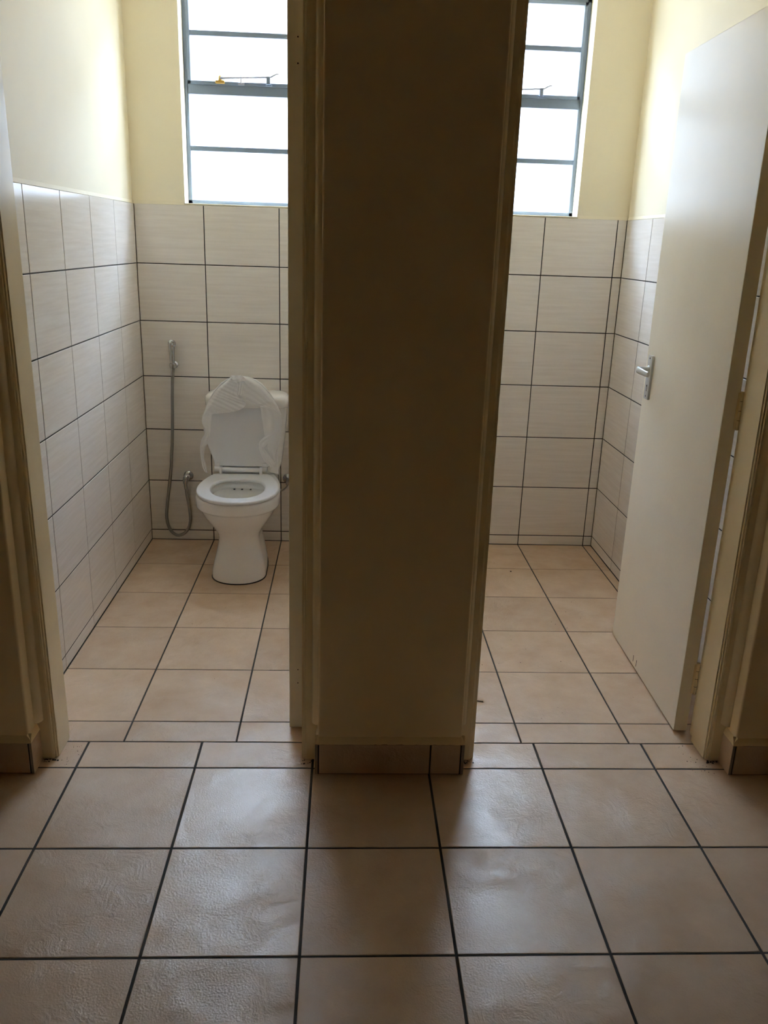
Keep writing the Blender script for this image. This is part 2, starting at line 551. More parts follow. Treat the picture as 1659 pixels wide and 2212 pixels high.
# ---- tiled skirting along the door wall
def skirting(name, x0, x1, ret0, ret1, joints, label):
    """front skirting between the masonry edges x0, x1; ret0 / ret1: returns into the doorways"""
    f = WF - 0.008; h = 0.098
    mb = MB(); mb.box(x0, x1, WF - 0.005, WF + 0.004, 0, h - 0.002)
    b = tag(mb.build(name, 'grout'), label, 'skirting', kind='structure')
    a = x0 + (0.002 if ret0 else 0); e = x1 - (0.002 if ret1 else 0)
    js = [a] + joints + [e]
    for p, q in zip(js, js[1:]):
        o = add_tile(b, ((p + q) / 2, f, h / 2 + 0.001), q - p - 0.004, h - 0.003, 0.0078, 'floortile')
        tag(o)
    for flag, x, s in ((ret0, x0, -1), (ret1, x1, 1)):
        if flag:
            mb = MB(); mb.box(min(x, x + s * 0.008), max(x, x + s * 0.008), f + 0.0005, 2.108, 0.001, h, bevel=0.0008, seg=1)
            mb.build('return_tile', 'floortile', b)
            mb = MB(); mb.box(min(x + s * 0.0006, x + s * 0.0074), max(x + s * 0.0006, x + s * 0.0074), f - 0.0003, f + 0.003, 0.002, h - 0.001)
            mb.build('cut_edge', 'cutedge', b)
    # painted plaster fillet running over the top of the tiles
    mb = MB()
    n = 40
    rr = []
    xa = x0 - (0.0075 if ret0 else 0); xb = x1 + (0.0075 if ret1 else 0)
    for i in range(n + 1):
        x = xa + (xb - xa) * i / n
        j = random.uniform(-0.0015, 0.0015)
        rr.append([(x, WF + 0.003, h - 0.002), (x, f + 0.0006, h - 0.001 + j), (x, f + 0.001, h + 0.003 + j),
                   (x, WF - 0.003, h + 0.016 + j), (x, WF + 0.003, h + 0.024)])
    mb.rings(rr)
    for flag, x, s in ((ret0, x0, -1), (ret1, x1, 1)):
        if flag:
            ys = [f + 0.001 + (2.107 - f) * i / 8 for i in range(9)]
            rr = [[(x - s * 0.003, y, h - 0.002), (x + s * 0.0074, y, h - 0.001), (x + s * 0.007, y, h + 0.003 + random.uniform(-.001, .001)),
                   (x + s * 0.003, y, h + 0.015), (x - s * 0.003, y, h + 0.024)] for y in ys]
            mb.rings(rr)
    mb.build('plaster_fillet', 'corridor_paint', b, smooth=True, angle=30)
    return b
skirting('baseboard_left', CX0, A0, False, True, [-2.185, -1.852, -1.519, -1.186], 'brown tile skirting left of the toilet doorway')
skirting('baseboard_middle', A1, B0, True, True, [0.2575], 'brown tile skirting at the foot of the central pier')
skirting('baseboard_right', B1, CX1, True, False, [1.372, 1.705, 2.038, 2.371], 'brown tile skirting right of the open door')

# ---- door frames
def jamb(mb, xr, s, z1, lean=0.0):
    """xr: reveal face; s=+1 when the masonry lies towards +x"""
    q = 0.0485
    poly = [(0, 2.122), (0.0035, 2.1215), (0.0045, 2.116), (0.0085, 2.1155), (0.0095, 2.1115), (0.0145, 2.110),
            (q, 2.110), (q, WB), (0.013, WB), (0.013, 2.214), (0, 2.214)]
    p0 = [(xr + s * a, b) for a, b in poly]
    p1 = [(xr + s * a + lean, b) for a, b in poly]
    if s < 0: p0.reverse(); p1.reverse()
    mb.prism(p0, 0.002, z1, top=p1)

def bead(mb, x, s, z0, z1):
    """quarter-round between frame front and masonry reveal at x (masonry towards s)"""
    poly = [(x - s * 0.0005, 2.1105)]
    for k in range(9):
        a = k / 8 * math.pi / 2
        poly.append((x - s * 0.0005 - s * 0.019 * math.cos(a), 2.1105 - 0.021 * math.sin(a)))
    if s > 0: poly.reverse()
    mb.prism(poly, z0, z1)

def frame(name, xa, xb, label, lean_a=0.0, lean_b=0.0):
    """xa / xb masonry edges of the doorway"""
    e = tag(empty(name, ((xa + xb) / 2, 2.16, 0)), label, 'door frame', kind='structure')
    mb = MB(); jamb(mb, xa + 0.0485, -1, 2.05, lean_a); mb.build('jamb', 'enamel', e)
    mb = MB(); jamb(mb, xb - 0.0485, 1, 2.05, lean_b); mb.build('jamb', 'enamel', e)
    mb = MB(); mb.box(xa, xb, 2.110, WB, 2.042, DOORTOP); mb.build('head', 'enamel', e)
    for x, s in ((xa, -1), (xb, 1)):
        mb = MB(); bead(mb, x, s, 0.128, 2.05); mb.build('quadrant_bead', 'enamel', e, smooth=True, angle=30)
    return e
fl = frame('trim_1', A0, A1, 'cream moulded door frame around the doorway to the toilet', lean_a=-0.013)
fr = frame('trim_2', B0, B1, 'cream moulded door frame around the empty right cubicle', lean_b=-0.006)
mb = MB(); mb.box(-0.8265, -0.8215, 2.219, 2.243, 1.13, 1.20, bevel=0.001, seg=1)
sp = mb.build('strike_plate', 'aluminium', fl)
mb = MB(); mb.box(-0.8217, -0.8209, 2.225, 2.238, 1.145, 1.180); mb.build('latch_slot', 'black', sp)

# ---- doors (both stand open into the cubicles)
def leaf_box(p, q, th, side, z0, z1):
    """door leaf as a prism: p hinge corner, q far corner of the visible face; thickness to the given side"""
    d = (Vector((q[0], q[1], 0)) - Vector((p[0], p[1], 0))).normalized()
    nrm = Vector((-d.y, d.x, 0)) * side * th
    bm = bmesh.new()
    pts = [p, q, (q[0] + nrm.x, q[1] + nrm.y), (p[0] + nrm.x, p[1] + nrm.y)]
    a = [bm.verts.new((x, y, z0)) for x, y in pts]; b = [bm.verts.new((x, y, z1)) for x, y in pts]
    for i in range(4):
        j = (i + 1) % 4
        bm.faces.new((a[i], a[j], b[j], b[i]))
    bm.faces.new(a[::-1]); bm.faces.new(b)
    bmesh.ops.recalc_face_normals(bm, faces=list(bm.faces))
    bmesh.ops.bevel(bm, geom=list(bm.edges), offset=0.002, segments=2, profile=0.6, affect='EDGES')
    return bm

def hinge(parent, x, y, z0, z1, sx):
    mb = MB()
    mb.tube([(x, y, z0), (x, y, z1)], 0.0055, 12)
    h = mb.build('hinge', 'enamel', parent, smooth=True)
    n = 4
    for k in range(1, n):
        z = z0 + (z1 - z0) * k / n
        mb = MB(); mb.tube([(x, y, z - 0.0006), (x, y, z + 0.0006)], 0.0057, 12); mb.build('knuckle_gap', 'black', h)
    mb = MB(); mb.box(min(x, x - sx * 0.012), max(x, x - sx * 0.012), y - 0.0022, y - 0.0005, z0 + 0.003, z1 - 0.003)
    mb.build('hinge_plate', 'enamel', h)

# right door
ra, rb = (1.048, 2.262), (1.0625, 2.950)
door2 = tag(empty('door_2', (1.09, 2.262, 0)), 'cream flush door standing open against the right wall', 'door', kind='structure')
mb = MB(); mb.join(leaf_box(ra, rb, 0.041, -1, 0.007, 2.040)); mb.build('leaf', 'door', door2)
for z0, z1 in ((0.137, 0.243), (0.970, 1.078), (1.78, 1.888)):
    hinge(door2, 1.0945, 2.2625, z0, z1, 1)
# door furniture: long plate, lever, keyhole
def on_leaf(y): return ra[0] + (rb[0] - ra[0]) * (y - ra[1]) / (rb[1] - ra[1])
yc = 2.893; xf = on_leaf(yc)
mb = MB(); mb.box(xf - 0.0085, xf + 0.001, yc - 0.0215, yc + 0.0215, 0.943, 1.096, bevel=0.0035, seg=2)
plate = mb.build('handle_plate', 'aluminium', door2, smooth=True)
zl = 1.047
mb = MB(); mb.lathe((xf - 0.008, yc, zl), (-1, 0, 0), [(0, 0.013), (0.002, 0.0135), (0.005, 0.0115), (0.006, 0.009)], 20)
mb.build('spindle_collar', 'aluminium', plate, smooth=True)
mb = MB()
neck = [(xf - 0.012, yc, zl), (xf - 0.030, yc + 0.001, zl), (xf - 0.044, yc - 0.002, zl), (xf - 0.052, yc - 0.016, zl), (xf - 0.053, yc - 0.045, zl - 0.001),
        (xf - 0.052, yc - 0.080, zl - 0.002), (xf - 0.049, yc - 0.110, zl - 0.003)]
sz = [(0.008, 0.008), (0.0075, 0.0085), (0.008, 0.010), (0.007, 0.012), (0.006, 0.0115), (0.006, 0.010), (0.005, 0.009)]
rr = []
for i, (p, (a, b)) in enumerate(zip(neck, sz)):
    t = (Vector(neck[min(i + 1, 6)]) - Vector(neck[max(i - 1, 0)])).normalized()
    u = t.cross(Vector((0, 0, 1))).normalized()
    rr.append([Vector(p) + u * a * math.cos(2 * math.pi * k / 14) + Vector((0, 0, 1)) * b * math.sin(2 * math.pi * k / 14) for k in range(14)])
mb.rings(rr)
mb.build('lever', 'aluminium', plate, smooth=True, angle=60)
mb = MB(); mb.lathe((xf - 0.0082, yc - 0.001, 0.990), (-1, 0, 0), [(0, 0.0042), (0.0006, 0.0042)], 14)
mb.box(xf - 0.0088, xf - 0.008, yc - 0.0028, yc + 0.0008, 0.971, 0.990)
mb.build('keyhole', 'black', plate)
for z in (1.085, 0.954):
    mb = MB(); mb.lathe((xf - 0.0082, yc, z), (-1, 0, 0), [(0, 0.0036), (0.0006, 0.0034)], 12)
    mb.build('screw', 'black', plate)
# two scuffs low on the leaf
for y, z in ((2.690, 0.035), (2.655, 0.033)):
    x = on_leaf(y)
    mb = MB(); mb.box(x - 0.0006, x + 0.001, y - 0.0014, y + 0.0014, z - 0.012, z + 0.012)
    mb.build('scuff_mark', 'dirt', door2)

# left door, seen on its hinge edge beside the pier
la, lb_ = (-0.1535, 2.266), (-0.158, 2.954)
door1 = tag(empty('door_1', (-0.115, 2.266, 0)), 'cream flush door swung fully inwards beside the pier, seen edge on', 'door', kind='structure')
mb = MB(); mb.join(leaf_box(la, lb_, 0.041, -1, 0.010, 2.040)); mb.build('leaf', 'door', door1)
for z0, z1 in ((0.137, 0.243), (0.970, 1.078), (1.78, 1.888)):
    hinge(door1, -0.1075, 2.2625, z0, z1, -1)
for z in (0.163, 0.208, 1.843, 1.90):
    mb = MB(); mb.lathe((-0.128, 2.2665, z), (0, -1, 0), [(0, 0.0022), (0.0006, 0.0018)], 10)
    mb.build('screw_head', 'dirt', door1)

# ---- windows
FY = D + 0.098     # inner face of the steel frame
def window(name, x0, x1, label, stay):
    e = tag(empty(name, ((x0 + x1) / 2, FY, WZ0)), label, 'window', kind='structure')
    y0, y1 = FY, FY + 0.032
    def bar(nm, a, b, c, d, ya=y0, yb=y1):
        mb = MB(); mb.box(a, b, ya, yb, c, d, bevel=0.0015, seg=1); return mb.build(nm, 'steel', e)
    bar('frame_stile', x0, x0 + 0.017, WZ0, WZ1); bar('frame_stile', x1 - 0.017, x1, WZ0, WZ1)
    bar('frame_sill_rail', x0, x1, WZ0, WZ0 + 0.020); bar('frame_head_rail', x0, x1, WZ1 - 0.015, WZ1)
    bar('transom', x0 + 0.01, x1 - 0.01, 2.028, 2.070)
    bar('glazing_bar', x0 + 0.012, x1 - 0.012, 1.800, 1.821, y0 + 0.004, y1 - 0.004)
    # top-hung sash
    sx0, sx1, sz0, sz1 = x0 + 0.015, x1 - 0.015, 2.068, WZ1 - 0.013
    s0, s1 = y0 - 0.007, y0 + 0.022
    mb = MB()
    for a, b, c, d in ((sx0, sx0 + 0.015, sz0, sz1), (sx1 - 0.015, sx1, sz0, sz1), (sx0, sx1, sz0, sz0 + 0.014), (sx0, sx1, sz1 - 0.014, sz1)):
        mb.box(a, b, s0, s1, c, d, bevel=0.0015, seg=1)
    sash = mb.build('sash', 'steel', e)
    mb = MB(); mb.box(sx0 + 0.012, sx1 - 0.012, s0 + 0.004, s1 - 0.002, 2.256, 2.277, bevel=0.0015, seg=1)
    mb.build('glazing_bar', 'steel', sash)
    for c, d in ((2.080, 2.259), (2.274, sz1 - 0.012)):
        mb = MB(); mb.box(sx0 + 0.012, sx1 - 0.012, s0 + 0.014, s0 + 0.018, c, d); mb.build('pane', 'glass', sash)
    for c, d in ((WZ0 + 0.018, 1.804), (1.818, 2.030)):
        mb = MB(); mb.box(x0 + 0.014, x1 - 0.014, y0 + 0.016, y0 + 0.020, c, d); mb.build('pane', 'glass', e)
    # casement stay lying along the transom
    ax = stay
    yb = y0 - 0.022
    mb = MB(); mb.box(ax - 0.022, ax + 0.018, y0 - 0.018, y0 - 0.005, 2.072, 2.085, bevel=0.002, seg=1)
    mb.lathe((ax, yb + 0.004, 2.084), (0, 0, 1), [(0, 0.009), (0.014, 0.008), (0.019, 0.004)], 14)
    st = mb.build('stay_bracket', 'brass', e, smooth=True)
    pts = [(ax, 2.092), (ax + 0.038, 2.094), (ax + 0.10, 2.097), (ax + 0.198, 2.102), (ax + 0.219, 2.104), (ax + 0.230, 2.110), (ax + 0.242, 2.116), (ax + 0.253, 2.116)]
    mb = MB(); mb.tube([(x, yb, z) for x, z in pts], [0.006, 0.0038, 0.0034, 0.0034, 0.0034, 0.0034, 0.0028, 0.002], 8)
    mb.build('stay_bar', 'stay', st, smooth=True)
    mb = MB(); mb.box(ax + 0.075, ax + 0.103, y0 - 0.014, y0 - 0.004, 2.070, 2.080, bevel=0.0015, seg=1)
    mb.tube([(ax + 0.089, yb + 0.004, 2.076), (ax + 0.089, yb + 0.004, 2.108)], 0.0026, 8)
    mb.build('stay_pin', 'stay', e)
    mb = MB(); mb.box(ax + 0.199, ax + 0.215, yb - 0.004, y0 - 0.002, 2.074, 2.106, bevel=0.0015, seg=1)
    mb.box(ax + 0.195, ax + 0.222, y0 - 0.014, y0 - 0.002, 2.069, 2.076, bevel=0.0015, seg=1)
    mb.build('stay_catch', 'steel', e)
    # plastered sill
    mb = MB(); mb.box(x0 + 0.0005, x1 - 0.0005, D + 0.001, y0 + 0.004, WZ0 - 0.004, WZ0 + 0.0015, bevel=0.0012, seg=1)
    mb.build('sill', 'paint', e)
    return e
window('window_1', *WINL, 'grey steel window above the toilet', -0.564)
window('window_2', *WINR, 'grey steel window in the empty right cubicle', 0.632)

# ================================================================== THE OBJECTS
# ---- toilet
TX, TYc = -0.460, 3.60
toilet = tag(empty('toilet', (TX, TYc, 0)), 'white close-coupled toilet with raised lid against the tiled rear wall', 'toilet')
NS = 40
def egg(z, yf, ym, yb, hw, p=2.0, cx=TX, bw=None):
    """plan outline: half ellipse to the front (yf) of ym, rounded box to the back (yb)"""
    bw = hw if bw is None else bw
    out = []
    for k in range(NS):
        a = 2 * math.pi * k / NS
        c, s = math.cos(a), math.sin(a)
        if s < 0:
            e = 2.0 / p
            out.append((cx + hw * math.copysign(abs(c) ** e, c), ym + (ym - yf) * math.copysign(abs(s) ** e, s), z))
        else:
            e = 2.0 / 3.2
            w = hw + (bw - hw) * abs(s)
            out.append((cx + w * math.copysign(abs(c) ** e, c), ym + (yb - ym) * abs(s) ** e, z))
    return out
mb = MB()
lev = [ # z, front, mid, back, half width, back half width
    (0.000, 3.404, 3.52, 3.86, 0.1175, 0.11), (0.012, 3.403, 3.52, 3.86, 0.118, 0.11), (0.035, 3.408, 3.52, 3.86, 0.1165, 0.11),
    (0.075, 3.424, 3.53, 3.86, 0.108, 0.10), (0.120, 3.438, 3.54, 3.86, 0.097, 0.09), (0.160, 3.445, 3.54, 3.86, 0.089, 0.085),
    (0.185, 3.444, 3.54, 3.86, 0.0875, 0.085), (0.205, 3.436, 3.54, 3.86, 0.093, 0.088), (0.232, 3.416, 3.54, 3.86, 0.109, 0.095),
    (0.262, 3.392, 3.54, 3.87, 0.130, 0.105), (0.295, 3.366, 3.54, 3.89, 0.151, 0.115), (0.322, 3.352, 3.54, 3.93, 0.166, 0.125),
    (0.328, 3.347, 3.54, 3.945, 0.1715, 0.13), (0.331, 3.341, 3.54, 3.955, 0.1785, 0.135), (0.338, 3.337, 3.54, 3.96, 0.1805, 0.14), (0.360, 3.333, 3.54, 3.96, 0.1815, 0.14),
    (0.374, 3.334, 3.54, 3.96, 0.1815, 0.14), (0.380, 3.338, 3.54, 3.958, 0.178, 0.138), (0.3825, 3.345, 3.54, 3.955, 0.171, 0.132)]
rings = [egg(z, a, m, b, w, 2.1, bw=bw) for z, a, m, b, w, bw in lev]
inner = [(0.3825, 3.378, 3.54, 3.705, 0.126), (0.378, 3.384, 3.54, 3.700, 0.121), (0.352, 3.386, 3.54, 3.698, 0.119), (0.348, 3.376, 3.54, 3.708, 0.128),
         (0.330, 3.385, 3.54, 3.70, 0.126), (0.290, 3.415, 3.55, 3.685, 0.108), (0.245, 3.455, 3.56, 3.665, 0.082), (0.215, 3.485, 3.57, 3.65, 0.060), (0.18, 3.52, 3.58, 3.64, 0.045)]
rings += [egg(z, a, m, b, w, 2.0) for z, a, m, b, w in inner]
mb.rings(rings)
bowl = mb.build('bowl', 'porcelain', toilet, smooth=True, angle=75)
mb = MB(); mb.rings([egg(0.228, 3.48, 3.565, 3.65, 0.066), egg(0.230, 3.48, 3.565, 3.65, 0.066)])
mb.build('water', 'water', bowl)
for x in (-0.497, -0.462, -0.423):
    mb = MB(); mb.box(x - 0.0042, x + 0.0042, 3.692, 3.7015, 0.3450, 0.3495, bevel=0.001, seg=1)
    mb.build('rim_hole', 'rimhole', bowl)
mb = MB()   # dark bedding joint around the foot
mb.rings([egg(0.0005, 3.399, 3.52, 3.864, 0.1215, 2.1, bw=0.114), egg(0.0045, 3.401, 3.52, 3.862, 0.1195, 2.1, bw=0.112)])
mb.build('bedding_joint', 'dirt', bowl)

# tank and lid
TKX = -0.452
def rbox(z, x, y0, y1, hw, bulge, p=4.5):
    out = []
    ym = (y0 + y1) / 2; hy = (y1 - y0) / 2
    for k in range(NS):
        a = 2 * math.pi * k / NS
        c, s = math.cos(a), math.sin(a)
        e = 2 / p
        xx = hw * math.copysign(abs(c) ** e, c); yy = hy * math.copysign(abs(s) ** e, s)
        if s < 0: yy -= bulge * (1 - (xx / hw) ** 2)
        out.append((x + xx, ym + yy, z))
    return out
mb = MB()
mb.rings([rbox(0.383, TKX, 3.835, 3.962, 0.135, 0.008), rbox(0.392, TKX, 3.830, 3.964, 0.145, 0.009), rbox(0.44, TKX, 3.828, 3.966, 0.158, 0.010),
          rbox(0.55, TKX, 3.822, 3.968, 0.172, 0.012), rbox(0.64, TKX, 3.818, 3.968, 0.180, 0.013), rbox(0.700, TKX, 3.815, 3.968, 0.183, 0.014)])
tank = mb.build('tank', 'porcelain', toilet, smooth=True, angle=60)
mb = MB()
mb.rings([rbox(0.702, TKX, 3.808, 3.970, 0.186, 0.016), rbox(0.705, TKX, 3.804, 3.971, 0.1895, 0.017), rbox(0.735, TKX, 3.802, 3.972, 0.191, 0.018),
          rbox(0.747, TKX, 3.806, 3.971, 0.188, 0.018), rbox(0.756, TKX, 3.818, 3.968, 0.178, 0.017), rbox(0.761, TKX, 3.838, 3.960, 0.160, 0.014), rbox(0.763, TKX, 3.865, 3.945, 0.125, 0.008)])
mb.build('tank_lid', 'porcelain', toilet, smooth=True, angle=60)

# seat ring, turned a touch on its hinge
def turned(pts, ang=math.radians(3.2), px=-0.474, py=3.775):
    c, s = math.cos(ang), math.sin(ang)
    return [(px + (x - px) * c - (y - py) * s, py + (x - px) * s + (y - py) * c, z) for x, y, z in pts]
SX = -0.474
seat_out = [(0.0, 3.318), (0.05, 3.324), (0.095, 3.345), (0.135, 3.385), (0.163, 3.44), (0.176, 3.50), (0.179, 3.56), (0.173, 3.62),
            (0.160, 3.68), (0.144, 3.73), (0.130, 3.765), (0.122, 3.776), (0.06, 3.778), (0.0, 3.778)]
seat_in = [(0.0, 3.386), (0.034, 3.390), (0.063, 3.404), (0.088, 3.432), (0.106, 3.47), (0.114, 3.51), (0.116, 3.55), (0.112, 3.59),
           (0.102, 3.63), (0.088, 3.655), (0.072, 3.668), (0.054, 3.676), (0.028, 3.681), (0.0, 3.682)]
def loop(half):
    return [(SX + x, y) for x, y in half] + [(SX - x, y) for x, y in half[-2:0:-1]]
def inset(lp, d):
    n = len(lp); out = []
    for i in range(n):
        a, b = Vector(lp[i - 1]), Vector(lp[(i + 1) % n])
        t = (b - a).normalized()
        out.append((lp[i][0] - t.y * d, lp[i][1] + t.x * d))
    return out
so, si = loop(seat_out), loop(seat_in)
def zr(lp, z): return turned([(x, y, z) for x, y in lp])
mb = MB()
prof = [zr(inset(so, 0.003), 0.3845), zr(so, 0.388), zr(so, 0.396), zr(inset(so, 0.003), 0.4005), zr(inset(so, 0.010), 0.4025),
        zr(inset(si, -0.010), 0.4020), zr(inset(si, -0.003), 0.4000), zr(si, 0.395), zr(si, 0.388), zr(inset(si, -0.004), 0.3845)]
vr = [[mb.bm.verts.new(p) for p in r] for r in prof]
n = len(so)
for a, b in zip(vr, vr[1:] + vr[:1]):
    for i in range(n):
        j = (i + 1) % n
        mb.bm.faces.new((a[i], a[j], b[j], b[i]))
seat = mb.build('seat', 'seat', toilet, smooth=True, angle=60, subsurf=2)

# hinge bar
mb = MB()
mb.tube([(-0.560, 3.768, 0.4195), (-0.390, 3.768, 0.4195)], 0.0115, 16)
hb = mb.build('hinge_bar', 'seat', toilet, smooth=True)
for x in (-0.5665, -0.3835):
    mb = MB(); mb.box(x - 0.006, x + 0.006, 3.755, 3.790, 0.395, 0.4325, bevel=0.003)
    mb.build('hinge_bracket', 'seat', hb, smooth=True)

# raised lid leaning on the tank
LX = -0.467
lid_half = [(0.0, 0.428), (0.030, 0.425), (0.062, 0.414), (0.092, 0.394), (0.120, 0.362), (0.143, 0.324), (0.160, 0.285), (0.171, 0.245),
            (0.1755, 0.205), (0.174, 0.165), (0.166, 0.125), (0.152, 0.082), (0.138, 0.045), (0.128, 0.012), (0.120, 0.0), (0.06, 0.0), (0.0, 0.0)]
def lid_loop(d, dy):
    lp = [(x, s) for x, s in lid_half] + [(-x, s) for x, s in lid_half[-2:0:-1]]
    c = (0, 0.2)
    out = []
    for x, s in lp:
        k = 1 - d / max(0.05, math.hypot(x, s - 0.2))
        x2, s2 = x * k, 0.2 + (s - 0.2) * k
        lean = math.radians(2.2)
        y = 3.7805 + dy + s2 * math.sin(lean)
        out.append((LX + x2, y, 0.434 + s2 * 0.968 * math.cos(lean)))
    return out
mb = MB()
mb.rings([lid_loop(0.14, -0.001), lid_loop(0.05, -0.0015), lid_loop(0.020, -0.003), lid_loop(0.010, -0.006), lid_loop(0.003, -0.0075), lid_loop(0.0, -0.004),
          lid_loop(0.0, 0.006), lid_loop(0.004, 0.010), lid_loop(0.03, 0.012), lid_loop(0.14, 0.013)])
mb.build('seat_lid', 'seat', toilet, smooth=True, angle=50)

for sx in (-1, 1):      # knuckles of the lid either side of the hinge bar
    x = LX - 0.008 + sx * 0.108
    mb = MB(); mb.tube([(x - 0.0125, 3.774, 0.4215), (x + 0.0125, 3.774, 0.4215)], 0.0135, 16)
    mb.box(x - 0.0125, x + 0.0125, 3.772, 3.790, 0.420, 0.452, bevel=0.003)
    mb.build('lid_knuckle', 'seat', hb, smooth=True, angle=40)

# ---- tissue wrapped around the lid
tissue = tag(empty('tissue_paper', (-0.467, 3.775, 0.84)), 'crumpled white tissue paper draped over the raised toilet lid', 'paper')
STR = {
 'A': ([(-0.504, 0.852), (-0.53, 0.828), (-0.569, 0.794), (-0.596, 0.757), (-0.618, 0.723), (-0.640, 0.674)],
       [(-0.472, 0.837), (-0.474, 0.818), (-0.48, 0.766), (-0.446, 0.726), (-0.492, 0.693), (-0.598, 0.676)], 0.010, 5.0),
 'B': ([(-0.472, 0.853), (-0.437, 0.844), (-0.402, 0.827), (-0.372, 0.804), (-0.330, 0.756), (-0.304, 0.717), (-0.287, 0.678)],
       [(-0.48, 0.837), (-0.479, 0.805), (-0.474, 0.766), (-0.432, 0.741), (-0.397, 0.722), (-0.355, 0.71), (-0.313, 0.696)], 0.009, 4.0),
 'C': ([(-0.51, 0.853), (-0.504, 0.832), (-0.484, 0.817), (-0.485, 0.769)],
       [(-0.462, 0.855), (-0.446, 0.838), (-0.457, 0.818), (-0.466, 0.766)], 0.018, 2.0),
 'D': ([(-0.640, 0.676), (-0.645, 0.64), (-0.633, 0.594), (-0.649, 0.56), (-0.657, 0.52), (-0.655, 0.479), (-0.649, 0.438), (-0.636, 0.407)],
       [(-0.598, 0.680), (-0.603, 0.645), (-0.61, 0.584), (-0.622, 0.541), (-0.633, 0.523), (-0.64, 0.479), (-0.632, 0.445), (-0.625, 0.405)], 0.006, 2.0),
 'E': ([(-0.383, 0.722), (-0.377, 0.676), (-0.371, 0.637), (-0.363, 0.58), (-0.350, 0.555), (-0.352, 0.526), (-0.338, 0.496), (-0.324, 0.469)],
       [(-0.313, 0.705), (-0.288, 0.668), (-0.287, 0.625), (-0.289, 0.592), (-0.296, 0.551), (-0.306, 0.52), (-0.313, 0.496), (-0.318, 0.466)], 0.005, 2.5),
 'F': ([(-0.327, 0.596), (-0.363, 0.58), (-0.387, 0.556), (-0.39, 0.532), (-0.381, 0.498), (-0.365, 0.468), (-0.335, 0.436)],
       [(-0.326, 0.591), (-0.334, 0.564), (-0.354, 0.543), (-0.366, 0.526), (-0.345, 0.499), (-0.322, 0.465), (-0.316, 0.447)], 0.014, 2.0),
 'G': ([(-0.317, 0.500), (-0.32, 0.462), (-0.336, 0.427), (-0.346, 0.417)],
       [(-0.303, 0.520), (-0.302, 0.466), (-0.302, 0.432), (-0.3, 0.402)], 0.002, 2.0)}
def resample(pl, n):
    out = []
    for i in range(n + 1):
        t = i / n * (len(pl) - 1)
        k = min(int(t), len(pl) - 2); f = t - k
        p0 = pl[max(k - 1, 0)]; p1 = pl[k]; p2 = pl[k + 1]; p3 = pl[min(k + 2, len(pl) - 1)]
        def cr(a, b, c, d): return 0.5 * (2 * b + (c - a) * f + (2 * a - 5 * b + 4 * c - d) * f * f + (3 * b - a - 3 * c + d) * f ** 3)
        out.append((cr(p0[0], p1[0], p2[0], p3[0]), cr(p0[1], p1[1], p2[1], p3[1])))
    return out
for key, (lo, hi, off, fold) in STR.items():
    mb = MB()
    n, w = 44, 12
    a, b = resample(lo, n), resample(hi, n)
    ph = random.uniform(0, 6)
    grid = []
    for i in range(n + 1):
        row = []
        for j in range(w + 1):
            f = j / w
            x = a[i][0] + (b[i][0] - a[i][0]) * f
            z = a[i][1] + (b[i][1] - a[i][1]) * f
            y = 3.7725 + (z - 0.42) * 0.038 - 0.0085 - off * 0.45
            y -= 0.0012 * (1 + math.sin(f * fold * 2 * math.pi + ph + i * 0.09)) + 0.0007 * math.sin(i * 0.55 + f * 3 + ph)
            if key in 'AB':
                t = (z * 62 + (x if key == 'A' else -x) * 26 + 0.25 * math.sin(i * 0.4)) % 1.0
                y -= 0.0030 * abs(2 * t - 1) * min(1, 6 * f, 6 * (1 - f) + 0.3)
            if key in 'DEF':
                t = (f * 1.6 + i * 0.05) % 1.0
                y -= 0.0024 * abs(2 * t - 1)
            # the outer edge folds back around the rim of the lid
            if key in 'AB' and f < 0.1: y += (0.1 - f) / 0.1 * 0.012
            if key == 'E' and f > 0.9: y += (f - 0.9) / 0.1 * 0.012
            x += random.uniform(-0.0004, 0.0004)
            row.append(mb.bm.verts.new((x, y, z)))
        grid.append(row)
    for i in range(n):
        for j in range(w):
            mb.bm.faces.new((grid[i][j], grid[i + 1][j], grid[i + 1][j + 1], grid[i][j + 1]))
    o = mb.build('tissue_strip', 'paper', tissue, smooth=True, angle=180)

# ---- bidet sprayer on the rear wall
HY = D - 0.035
sprayer = tag(empty('bidet_sprayer', (-0.80, D, 0.86)), 'chrome bidet hand spray with looping steel hose left of the toilet', 'bidet sprayer')
hose_xz = [(-0.800, 0.850), (-0.804, 0.790), (-0.808, 0.720), (-0.810, 0.660), (-0.814, 0.570), (-0.818, 0.500), (-0.824, 0.446), (-0.830, 0.384), (-0.839, 0.317), (-0.849, 0.248), (-0.859, 0.184),
           (-0.863, 0.130), (-0.858, 0.087), (-0.844, 0.055), (-0.824, 0.037), (-0.804, 0.033), (-0.779, 0.045), (-0.759, 0.071), (-0.750, 0.106),
           (-0.750, 0.149), (-0.755, 0.196), (-0.762, 0.243), (-0.764, 0.296)]
hp = resample(hose_xz, 130)
mb = MB(); mb.tube([(x, HY + 0.012 * math.sin(min(1, max(0, (0.5 - z) / 0.5)) * math.pi), z) for x, z in hp], 0.0074, 12)
hose = mb.build('hose', 'hose', sprayer, smooth=True, angle=180)
for p0, p1 in (((-0.7985, HY, 0.862), (-0.8025, HY, 0.820)), ((-0.764, HY, 0.304), (-0.763, HY, 0.272))):
    mb = MB(); mb.tube([p0, p1], [0.0098, 0.0085], 14); mb.build('hose_ferrule', 'chrome', hose, smooth=True)
mb = MB()
mb.lathe((-0.797, D - 0.002, 0.866), (0, -1, 0), [(0, 0.0165), (0.004, 0.017), (0.008, 0.014), (0.010, 0.010), (0.026, 0.010)], 20)
